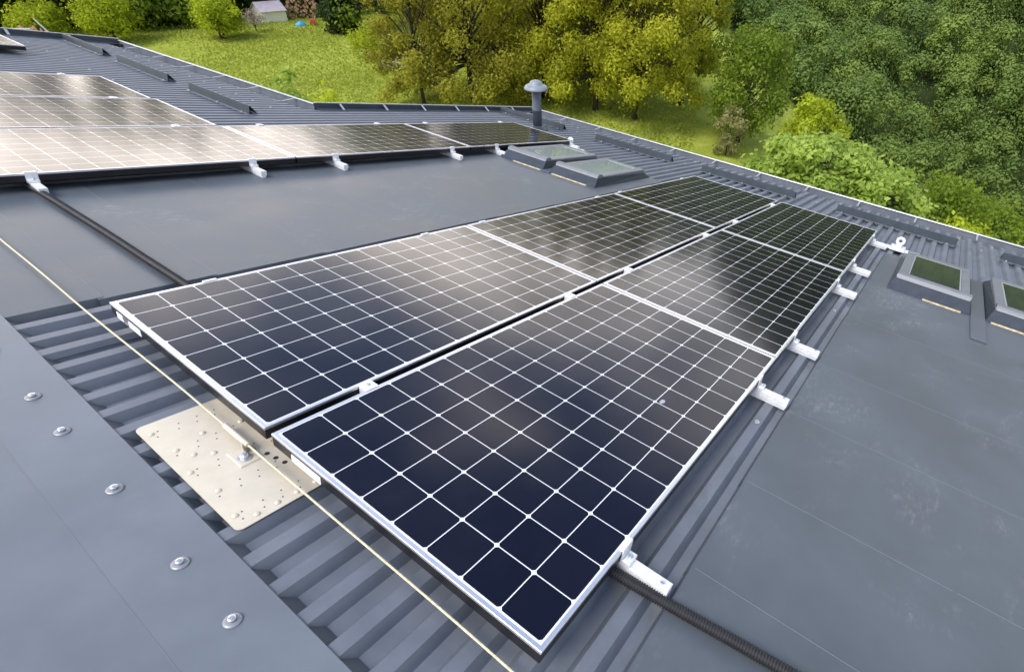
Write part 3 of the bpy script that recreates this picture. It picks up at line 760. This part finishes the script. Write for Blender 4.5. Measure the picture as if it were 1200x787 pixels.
# ------------------------------------------------------------------ trees and plants
def leaf_mesh(name, puffs, count, size, mt, seed, up=.35, spread=.75, jit=.55, loose=.45, tints=None, flat=1.0, tvar=.22, base=(0, 0, 0)):
    """many small folded leaf faces spread through a set of clumps; one mesh"""
    r = np.random.RandomState(seed)
    P = np.array(puffs, float)                               # x y z radius
    w = P[:, 3] ** 2; idx = r.choice(len(P), count, p=w / w.sum())
    d = r.normal(size=(count, 3)); d /= np.linalg.norm(d, axis=1)[:, None]
    rad = r.uniform(0, 1, count) ** .45
    rad *= 1 + loose * np.abs(r.normal(size=count)) * (r.uniform(size=count) < .4)
    c = P[idx, :3] + d * (P[idx, 3] * rad)[:, None] * np.array([1, 1, flat])
    nrm = d * spread + r.normal(size=(count, 3)) * jit + np.array([0, 0, up]); nrm /= np.linalg.norm(nrm, axis=1)[:, None]
    a = np.cross(nrm, r.normal(size=(count, 3))); a /= np.linalg.norm(a, axis=1)[:, None]; b = np.cross(nrm, a)
    s = (size * r.uniform(.55, 1.35, count))[:, None]
    V = np.stack([c - a * s * .62, c + b * s * .36 + nrm * s * .10, c + a * s * .62, c - b * s * .36 + nrm * s * .10], 1).reshape(-1, 3) - np.array(base)
    me = bpy.data.meshes.new(name)
    me.vertices.add(4 * count); me.vertices.foreach_set('co', V.astype(np.float32).ravel())
    me.loops.add(4 * count); me.loops.foreach_set('vertex_index', np.arange(4 * count, dtype=np.int32))
    me.polygons.add(count); me.polygons.foreach_set('loop_start', np.arange(0, 4 * count, 4, dtype=np.int32)); me.polygons.foreach_set('loop_total', np.full(count, 4, np.int32))
    pt = r.uniform(size=len(P)) if tints is None else np.array(tints)
    tint = np.clip(.5 + (pt[idx] - .5) * .7 + r.normal(size=count) * tvar, 0, 1)
    at = me.attributes.new('tint', 'FLOAT', 'FACE'); at.data.foreach_set('value', tint.astype(np.float32))
    me.materials.append(mt); me.update(); me.validate()
    return me
def polar(az, r):
    a = math.radians(az); return EYE.x + r * math.cos(a), EYE.y + r * math.sin(a)
TREES = []
def tree(label, cat, az, r, top_el, width, base_frac, mt, leaf, count, seed, name='leafy_tree', group=None, trunks=1, tr=None, npuff=26, limbs=True, flat=.85, puffscale=.30, spreadtop=1.0, z=None, bark=None, up=.35, lowfull=1.0, hpow=1.0):
    """az, r place the trunk on the ground; top_el is the elevation its top reaches seen from the roof; width in metres"""
    x, y = polar(az, r); zg = gz(x, y) - .1 if z is None else z
    zt = EYE.z + r * math.tan(math.radians(top_el)); H = max(1.2, zt - zg); W = width / 2
    rn = random.Random(seed)
    root = empty(name, label, cat, group, loc=(x, y, zg))
    puffs = []
    zc0 = H * base_frac
    for i in range(npuff):
        h = ((i + .5) / npuff) ** hpow; q = h * 2 - 1
        env = math.sqrt(max(.05, 1 - (max(q, q * lowfull) * .92) ** 2)) * (1 if q < 0 else spreadtop)
        a = i * 2.39996 + rn.uniform(-.4, .4); rho = W * env * rn.uniform(.35, .86)
        puffs.append((rho * math.cos(a), rho * math.sin(a), zc0 + (H - zc0) * (.08 + .86 * h) + rn.uniform(-.05, .05) * H, W * puffscale * rn.uniform(.75, 1.3)))
    # trim so the crown top meets the wanted height
    mz = max(p[2] + p[3] * flat for p in puffs); dz = H - mz
    puffs = [(a, b, c + dz * (c / H), d) for a, b, c, d in puffs]
    me = leaf_mesh('crown', puffs, count, leaf, mt, seed, flat=flat, up=up)
    o = bpy.data.objects.new('crown', me); COL.objects.link(o); o.parent = root
    tr = tr or max(.05, H * .016)
    mb = MB()
    tops = []
    for k in range(trunks):
        lean = Vector((rn.uniform(-.12, .12), rn.uniform(-.12, .12), 0)) * W + Vector((.4 * (k - (trunks - 1) / 2), .25 * (k - (trunks - 1) / 2), 0)) * (1 if trunks > 1 else 0)
        pts = []; rads = []
        for i in range(9):
            f = i / 8; pts.append(Vector((lean.x * (.25 + f) if trunks > 1 else lean.x * f, lean.y * (.25 + f) if trunks > 1 else lean.y * f, H * .86 * f)) + Vector((math.sin(f * 7 + seed), math.cos(f * 5 + seed), 0)) * .04 * W * f)
            rads.append(tr * (1.25 if i == 0 else 1) * (1 - f * .86))
        mb.tube(pts, rads, 9); tops.append(pts)
    if limbs:
        for i, p in enumerate(puffs):
            pts = tops[i % trunks]; f = min(.9, max(.18, (p[2] / H) * .62)); j = f * 8; j0 = int(j)
            s = pts[j0].lerp(pts[min(8, j0 + 1)], j - j0); e = Vector(p[:3]); mid = s.lerp(e, .5) + Vector((rn.uniform(-.1, .1), rn.uniform(-.1, .1), rn.uniform(-.04, .1))) * W
            r0 = tr * (1 - f * .8) * .55
            mb.tube([s, s.lerp(mid, .55), mid, mid.lerp(e, .6), e], [r0, r0 * .85, r0 * .6, r0 * .4, r0 * .18], 6)
            for q in range(2):
                e2 = e + Vector((rn.uniform(-1, 1), rn.uniform(-1, 1), rn.uniform(-.5, .9))) * p[3]
                mb.tube([mid, mid.lerp(e2, .5) + Vector((0, 0, .05 * W)), e2], [r0 * .35, r0 * .22, r0 * .08], 5)
    mb.build('trunk', bark or M['bark'], root, True)
    return root

# tall trees just beyond the house
tree('wide bronze leaved tree left of the vent with dark forking limbs', 'tree', 47.3, 41, 6.0, 11.5, .03, M['leaf_bronze'], 0.152, 45000, 11, hpow=1.55, trunks=1, npuff=90, tr=.19, puffscale=0.155, lowfull=.25)
tree('thin olive tree with sparse leaves left of the bronze tree', 'tree', 51.9, 40, 2.5, 7.0, .03, M['leaf_bronze'], 0.152, 16500, 12, hpow=1.55, trunks=2, npuff=60, tr=.10, puffscale=.15, lowfull=.3)
tree('yellow green tree rising right behind the vent pipe', 'tree', 40.0, 41.5, 7.0, 10.5, .0, M['leaf_yellow'], 0.160, 57000, 13, hpow=1.55, npuff=90, tr=.17, puffscale=0.172, lowfull=.2)
tree('tall yellow green tree with a dark single trunk, right of the vent', 'tree', 34.8, 39, 8.0, 9.5, .03, M['leaf_yellow'], 0.160, 48000, 14, hpow=1.55, npuff=84, tr=.17, puffscale=0.172, lowfull=.2)
tree('yellow tree with twin dark trunks above the gutter', 'tree', 30.6, 37.5, 8.0, 9.5, .06, M['leaf_yellow'], 0.152, 48000, 15, hpow=1.55, trunks=2, npuff=84, tr=.13, puffscale=0.172, lowfull=.25)
tree('golden tree at the edge of the wooded valley', 'tree', 26.2, 42, 7.0, 7.0, .10, M['leaf_yellow'], 0.160, 36000, 16, hpow=1.55, npuff=66, puffscale=.17, lowfull=.3)
tree('green tree half hidden between the olive tree and the dark meadow tree', 'tree', 53.8, 66, 5, 11, .0, M['leaf_mid'], .30, 14000, 17, npuff=50, puffscale=.19, lowfull=.2)
for az_, r_, te_, w_, m_, lb_ in ((44.2, 50, -5.5, 9, 'leaf_yellow', 'behind the bronze tree'), (37.5, 52, -4.0, 9, 'leaf_lime', 'in the gap behind the vent'), (32.8, 54, -5.0, 9, 'leaf_yellow', 'between the dark trunks'), (28.4, 56, -4.5, 8, 'leaf_lime', 'below the golden tree')):
    tree('low yellow green thicket tree ' + lb_, 'tree', az_, r_, te_, w_, .0, M[m_], .26, 11000, int(az_ * 10), name='thicket_tree', group='thicket trees behind the tall yellow trees', npuff=50, puffscale=.2, lowfull=.1)
tree('bushy mid green tree on the slope right of the golden trees', 'tree', 19.6, 36, -8.4, 6.2, .10, M['leaf_mid'], .17, 12000, 18, npuff=34, puffscale=.28, tr=.14)
tree('pale dry bush beside the grassy slope', 'bush', 20.6, 33, -15.2, 2.0, .0, M['leaf_dry'], .13, 2600, 19, name='dry_bush', npuff=12, limbs=False, puffscale=.42)
tree('yellow green young tree above the pale leafy crown', 'tree', 12.8, 33, -13.3, 4.2, .12, M['leaf_lime'], .17, 6000, 20, npuff=24, tr=.10, puffscale=.30)
tree('broad pale green leafy tree close behind the gutter', 'tree', 10.5, 21.5, -16.2, 6.6, .22, M['leaf_fresh'], .19, 26000, 21, npuff=80, tr=.16, puffscale=.19, flat=.55, up=.8)
tree('pale green tree at the right end of the broad leafy crown', 'tree', 4.6, 23, -18.1, 4.6, .2, M['leaf_fresh'], .19, 12000, 22, npuff=34, tr=.12, puffscale=.22, flat=.6, up=.8)
tree('rounded green tree low by the gutter at the right edge', 'tree', -2.4, 34, -17.6, 5.5, .12, M['leaf_mid'], .19, 8000, 23, npuff=28, puffscale=.28)
tree('lime tinged tree below the gutter near the right edge', 'tree', -4.2, 29, -20.6, 4.6, .12, M['leaf_lime'], .18, 6000, 24, npuff=24, puffscale=.28)
tree('dark green tree at the far right beneath the wood', 'tree', -7.2, 42, -18.4, 7.0, .12, M['leaf_mid'], .22, 8000, 25, npuff=28, puffscale=.28)
# meadow shrubs and trees
K = 1.6
tree('bushy lime shrub at the far left behind the timber heap', 'shrub', 76.9, 68.5, -7.5, 4.4, .10, M['leaf_lime'], .20, 5200, 31, name='round_shrub', npuff=20, puffscale=.34, tr=.08)
tree('round lime shrub with a forked dark stem, second from the left', 'shrub', 73.25, 66, -7.0, 4.7, .26, M['leaf_lime'], .18, 7000, 32, name='round_shrub', npuff=30, trunks=2, puffscale=.30, tr=.10)
tree('round lime shrub standing alone mid meadow left of the blossom tree', 'shrub', 66.6, 64.5, -7.4, 4.5, .24, M['leaf_lime'], .18, 7000, 33, name='round_shrub', npuff=30, trunks=2, puffscale=.30, tr=.10)
tree('little pale blossoming tree before the cream shed', 'tree', 64.1, 67, -8.5, 2.0, .30, M['leaf_blossom'], .12, 750, 34, name='blossom_tree', npuff=14, puffscale=.30, tr=.05)
tree('dense dark green tree right of the shed', 'tree', 57.6, 64, -6.4, 3.5, .0, M['leaf_dark'], .22, 8000, 35, npuff=30, puffscale=.32)
tree('small fresh green sapling standing in the meadow', 'tree', 56.1, 54, -9.9, 2.6, .38, M['leaf_lime'], .15, 1700, 36, name='sapling', npuff=14, puffscale=.34, tr=.05)
# treeline beyond the meadow
line = [(a, b, c + 1.2, d) for a, b, c, d in [(86, 76, 6.8, 13), (82.5, 75, 7.0, 12), (79.3, 75, 6.9, 11), (76.0, 76, 7.1, 11), (73.0, 75, 6.9, 11), (70.3, 74, 6.7, 11), (67.6, 76, 6.3, 11), (64.6, 84, 4.2, 11), (62.0, 86, 2.2, 12), (59.4, 84, 2.2, 12), (56.5, 78, 4.2, 12), (52.5, 82, 6.0, 13), (47.5, 84, 6.0, 13), (90, 80, 6.5, 13), (42.5, 84, 6, 13)]]
desc = ['beyond the left edge', 'at the left edge behind the bushy shrub', 'dark gap left of the second shrub', 'behind the timber heap', 'between the two leftmost shrubs', 'above the second round shrub', 'left of the lone round shrub', 'behind the lone round shrub', 'behind the blossom tree', 'behind the cream shed', 'behind the firewood', 'behind the sapling', 'behind the bronze tree', 'outermost at the left', 'behind the vent']
for i, ((az, r, te, w), ds) in enumerate(zip(line, desc)):
    tree('dark treeline tree, ' + ds, 'tree', az, r, te, w, -.04, M['leaf_dark'] if i % 3 != 2 else M['leaf_mid'], .36, 9000, 50 + i, name='treeline_tree', group='trees lining the far side of the meadow', npuff=46, puffscale=.24, limbs=False, tr=.25, lowfull=.1, hpow=1.5)
for az_, r_, te_, w_, m_, lb_ in ((80.6, 72.5, -4.5, 6, 'leaf_dark', 'at the left edge of the picture'), (78.2, 81, -4.0, 7, 'leaf_dark', 'behind the bushy lime shrub'), (75.3, 79, -4.5, 6, 'leaf_dark', 'beside the bushy lime shrub'), (73.4, 74, -4.5, 6, 'leaf_dark', 'behind the forked lime shrub'),
                                  (71.2, 72, -5.2, 5.5, 'leaf_mid', 'right of the forked lime shrub'), (69.2, 72.5, -5.0, 5.5, 'leaf_mid', 'left of the lone lime shrub'), (67.0, 74, -5.2, 6, 'leaf_dark', 'behind the lone lime shrub'), (64.9, 78, -6.0, 6, 'leaf_dark', 'behind the blossom tree'),
                                  (62.3, 80, -6.2, 6, 'leaf_mid', 'behind the shed'), (59.7, 80, -6.0, 6, 'leaf_mid', 'behind the firewood')):
    tree('dense green bush of the meadow edge hedge, ' + lb_, 'bush', az_, r_, te_, w_, -.05, M[m_], .30, 6500, int(az_ * 10), name='hedge_bush', group='bushes of the hedge along the meadow edge', npuff=36, puffscale=.27, lowfull=.0, limbs=False)
# leafy climbers at the step of the house
tree('yellow green shrub peeping over the roof corner', 'shrub', 60.4, 13.0, -14.1, 2.1, .6, M['leaf_lime'], .10, 2600, 70, name='climbing_shrub', npuff=16, puffscale=.32, tr=.03)
tree('sprawling yellow green vine with a raised tip beside the gutter', 'vine', 63.9, 12.2, -12.5, 1.3, .72, M['leaf_fresh'], .08, 900, 71, name='leafy_vine', npuff=12, puffscale=.26, tr=.02)

# wooded hillside across the valley: one mass
def forest():
    r = np.random.RandomState(77); puffs = []
    pts = []
    tries = 0
    def ok(x, y, dmin):
        for (a, b) in pts:
            if (a - x) ** 2 + (b - y) ** 2 < dmin * dmin: return False
        return True
    while tries < 30000 and len(pts) < 900:
        tries += 1
        d = r.uniform(74, 215); e = r.uniform(-75, 95)
        x = d * math.cos(A0) - e * math.sin(A0); y = d * math.sin(A0) + e * math.cos(A0)
        dm = (4.8 if d < 135 else 7.0)
        if ok(x, y, dm): pts.append((x, y))
    nt_ = []; ft_ = []
    near_p = []; far_p = []
    for x, y in pts:
        z = gz(x, y); h = r.uniform(5.0, 11.5); cr = r.uniform(2.5, 4.3); tt = .05 + .85 * r.uniform()
        dd = math.hypot(x, y); L = near_p if dd < 138 else far_p
        TT = nt_ if dd < 138 else ft_; TT.append(tt * .6)
        L.append((x, y, z + h * .45, cr * 1.0))
        for k in range(8 if dd < 138 else 6):
            TT.append(min(1, max(0, tt + r.uniform(-.12, .12))))
            a = r.uniform(0, 6.28); q = r.uniform(.2, .95) * cr
            L.append((x + q * math.cos(a), y + q * math.sin(a), z + h * (.62 + .36 * (1 - (q / cr) ** 2)) + r.uniform(-.6, .5), cr * r.uniform(.32, .52)))
    me = leaf_mesh('wooded_hillside', near_p, 950000, .35, M['leaf_forest'], 5, up=.75, spread=1.6, jit=.26, tvar=.06, loose=.2, tints=nt_)
    o = bpy.data.objects.new('wooded_hillside', me); COL.objects.link(o)
    me2 = leaf_mesh('wooded_hilltop', far_p, 150000, .85, M['leaf_forest'], 6, up=.6, spread=1.5, jit=.3, tvar=.08, tints=ft_)
    o2 = bpy.data.objects.new('wooded_hilltop', me2); COL.objects.link(o2)
    tag(o, 'dense green wood covering the steep slope across the valley', 'woodland', kind='stuff')
    tag(o2, 'green wood over the upper hill, above the dense slope', 'woodland', kind='stuff')
forest()

# meadow tufts
def tufts():
    r = np.random.RandomState(9); n = 170000
    az = np.radians(r.uniform(24, 88, n)); rr = 26 + 56 * r.uniform(size=n) ** .7
    x = EYE.x + rr * np.cos(az); y = EYE.y + rr * np.sin(az); z = ground(x, y)
    keep = (vnoise(x, y, .35, 2) + r.normal(size=n) * .35) > -.1
    x, y, z = x[keep], y[keep], z[keep]; n = len(x)
    c = np.stack([x, y, z], 1); a = r.uniform(0, 6.28, n); h = r.uniform(.05, .17, n); w = r.uniform(.03, .10, n)
    sx = np.stack([np.cos(a) * w, np.sin(a) * w, 0 * a], 1); tip = np.stack([r.normal(size=n) * .08, r.normal(size=n) * .08, h], 1)
    V = np.stack([c - sx, c + sx, c + sx * .4 + tip, c - sx * .4 + tip], 1).reshape(-1, 3)
    me = bpy.data.meshes.new('meadow_grass'); me.vertices.add(4 * n); me.vertices.foreach_set('co', V.astype(np.float32).ravel())
    me.loops.add(4 * n); me.loops.foreach_set('vertex_index', np.arange(4 * n, dtype=np.int32))
    me.polygons.add(n); me.polygons.foreach_set('loop_start', np.arange(0, 4 * n, 4, dtype=np.int32)); me.polygons.foreach_set('loop_total', np.full(n, 4, np.int32))
    at = me.attributes.new('tint', 'FLOAT', 'FACE'); at.data.foreach_set('value', np.clip(r.normal(.6, .16, n), 0, 1).astype(np.float32))
    me.materials.append(leaf_material('grass_blade', (.30, .35, .035), (.46, .51, .085), .5)); me.update(); me.validate()
    o = bpy.data.objects.new('meadow_grass', me); COL.objects.link(o); tag(o, 'long yellow green grass of the meadow', 'grass', kind='stuff')
tufts()

# ------------------------------------------------------------------ things in the meadow
def facing(az): return math.radians(az - 90)
x, y = polar(62.35, 71.5); z = gz(x, y)
shed = empty('garden_shed', 'small cream shed with a pinkish roof at the end of the meadow', 'shed', loc=(x, y, z), rz=facing(62.3) + .35)
mb = MB(); mb.box((-1.35, 0, -.2), (1.0, 2.2, 1.0)); mb.build('wall', M['shedwall'], shed)
mb = MB(); mb.profile([(-.001, 1.0), (2.2, 1.0), (1.1, 1.62)], -1.349, .999, xf=lambda p: (p[1], p[0], p[2])); mb.build('gable_wall', M['shedwall'], shed)
mb = MB()
for s in (0, 1):
    a, b = ((-.18, .93), (1.1, 1.66)) if s == 0 else ((1.1, 1.66), (2.38, .93))
    mb.profile([(a[0], a[1]), (b[0], b[1]), (b[0], b[1] + .05), (a[0], a[1] + .05)], -1.5, 1.12, xf=lambda p: (p[1], p[0], p[2]))
mb.build('roof', M['shedroof'], shed)
mb = MB(); mb.box((1.002, .15, -.1), (1.04, 2.05, .98)); mb.build('wooden_end', M['wood'], shed)
def log_heap(name, label, az, r, w, h, seed, cat='firewood', ln=1.0, rr=(.07, .14)):
    x, y = polar(az, r); t = empty(name, label, cat, loc=(x, y, gz(x, y)), rz=facing(az))
    rn = random.Random(seed); mb = MB(); n = int(w * h / .05)
    zz = 0
    for i in range(n):
        q = rn.uniform(-w / 2, w / 2); hh = h * (1 - .35 * abs(q / (w / 2)) ** 2) * rn.uniform(0, 1); rad = rn.uniform(*rr)
        j = rn.uniform(-.25, .25); tilt = rn.uniform(-.25, .25)
        mb = MB(); mb.tube([(q, j, hh + .05), (q + tilt * .5, j + ln, hh + .05 + rn.uniform(-.1, .1))], rad, 9, 0)
        mb.mi[-2] = mb.mi[-1] = 1
        mb.build('log', [M['log'], M['logend']], t)
    return t
log_heap('log_pile', 'long stack of cut firewood right of the cream shed', 60.3, 73, 2.9, 1.9, 4)
h = log_heap('timber_heap', 'brown timber heap at the top left beyond the roof', 77.7, 65, 2.3, 1.6, 6, cat='timber', ln=1.6)
for lab, pts in (('pale pole leaning down across the timber heap', [(77.15, 64.0, 2.45), (76.35, 63.6, .5)]), ('long pale pole lying level left of the timber heap', [(80.4, 64.5, 1.95), (77.6, 64.2, 1.75)])):
    mb = MB(); P = []
    for az, r, hh in pts:
        x, y = polar(az, r); P.append(Vector((x, y, gz(x, y) + hh)))
    b = P[1].copy()
    mb.tube([p - b for p in P], [.06, .07], 10); o = mb.build('wooden_pole', M['pole']); o.location = b; tag(o, lab, 'pole')
x, y = polar(60.75, 69); z = gz(x, y); rn = random.Random(2)
mb = MB(); seg = 14
rings = []
for i, f in enumerate((0, .3, .6, .85, 1.0)):
    rings += [((.55 * (1 - f ** 2.2) + .02) * math.cos(a) * rn.uniform(.85, 1.1), (.4 * (1 - f ** 2.2) + .02) * math.sin(a) * rn.uniform(.85, 1.1), 0.45 * f * rn.uniform(.92, 1.05)) for a in [k * 2 * math.pi / seg for k in range(seg)]]
mb.add(rings, [(i * seg + k, i * seg + (k + 1) % seg, (i + 1) * seg + (k + 1) % seg, (i + 1) * seg + k) for i in range(4) for k in range(seg)] + [tuple(4 * seg + k for k in range(seg))])
o = mb.build('tarpaulin', M['tarp'], None, True); o.location = (x, y, z); tag(o, 'bright blue tarpaulin lying over a heap beside the shed', 'tarpaulin')
x, y = polar(59.75, 69); t = empty('garden_cart', 'small red cart left in front of the firewood', 'cart', loc=(x, y, gz(x, y)), rz=facing(60))
mb = MB(); mb.chbox((-.25, -.3, .18), (.25, .3, .55), .04); mb.build('tub', M['red'], t)
mb = MB(); mb.tube([(.2, .3, .45), (.3, .8, .75)], .02, 8); mb.build('handle', M['pole'], t)
for s in (-.3, .3):
    mb = MB(); mb.lathe([(.14, -.03), (.16, -.02), (.16, .02), (.14, .03)], 16, 0, (s, 0, .16), (1, 0, 0)); mb.build('wheel', M['rubber'], t)
x, y = polar(53.4, 50); t = empty('rubble_heap', 'pale heap of rubble and boards seen through the bronze tree', 'rubble', loc=(x, y, gz(x, y)), rz=facing(53))
mb = MB(); rn = random.Random(8)
for i in range(46):
    q = rn.uniform(-1.7, 1.7); hh = rn.uniform(0, .9) * (1 - (q / 1.9) ** 2); s = rn.uniform(.10, .28)
    mm = Matrix.Translation((q, rn.uniform(-.4, .6), hh)) @ Matrix.Rotation(rn.uniform(0, 3), 4, 'Z') @ Matrix.Rotation(rn.uniform(-.6, .6), 4, 'X')
    mb = MB(); mb.chbox((-s, -s * .7, -s * .5), (s, s * .7, s * .5), s * .15, 0, mm); mb.build('stone', M['rock'], t)
for i in range(5):
    mb = MB(); mb.box((-1.5 + i * .2, -.75 - .01 * i, .1 + .17 * i), (-.2 + i * .3, -.68 - .01 * i, .22 + .17 * i)); mb.build('board', M['pole'], t)
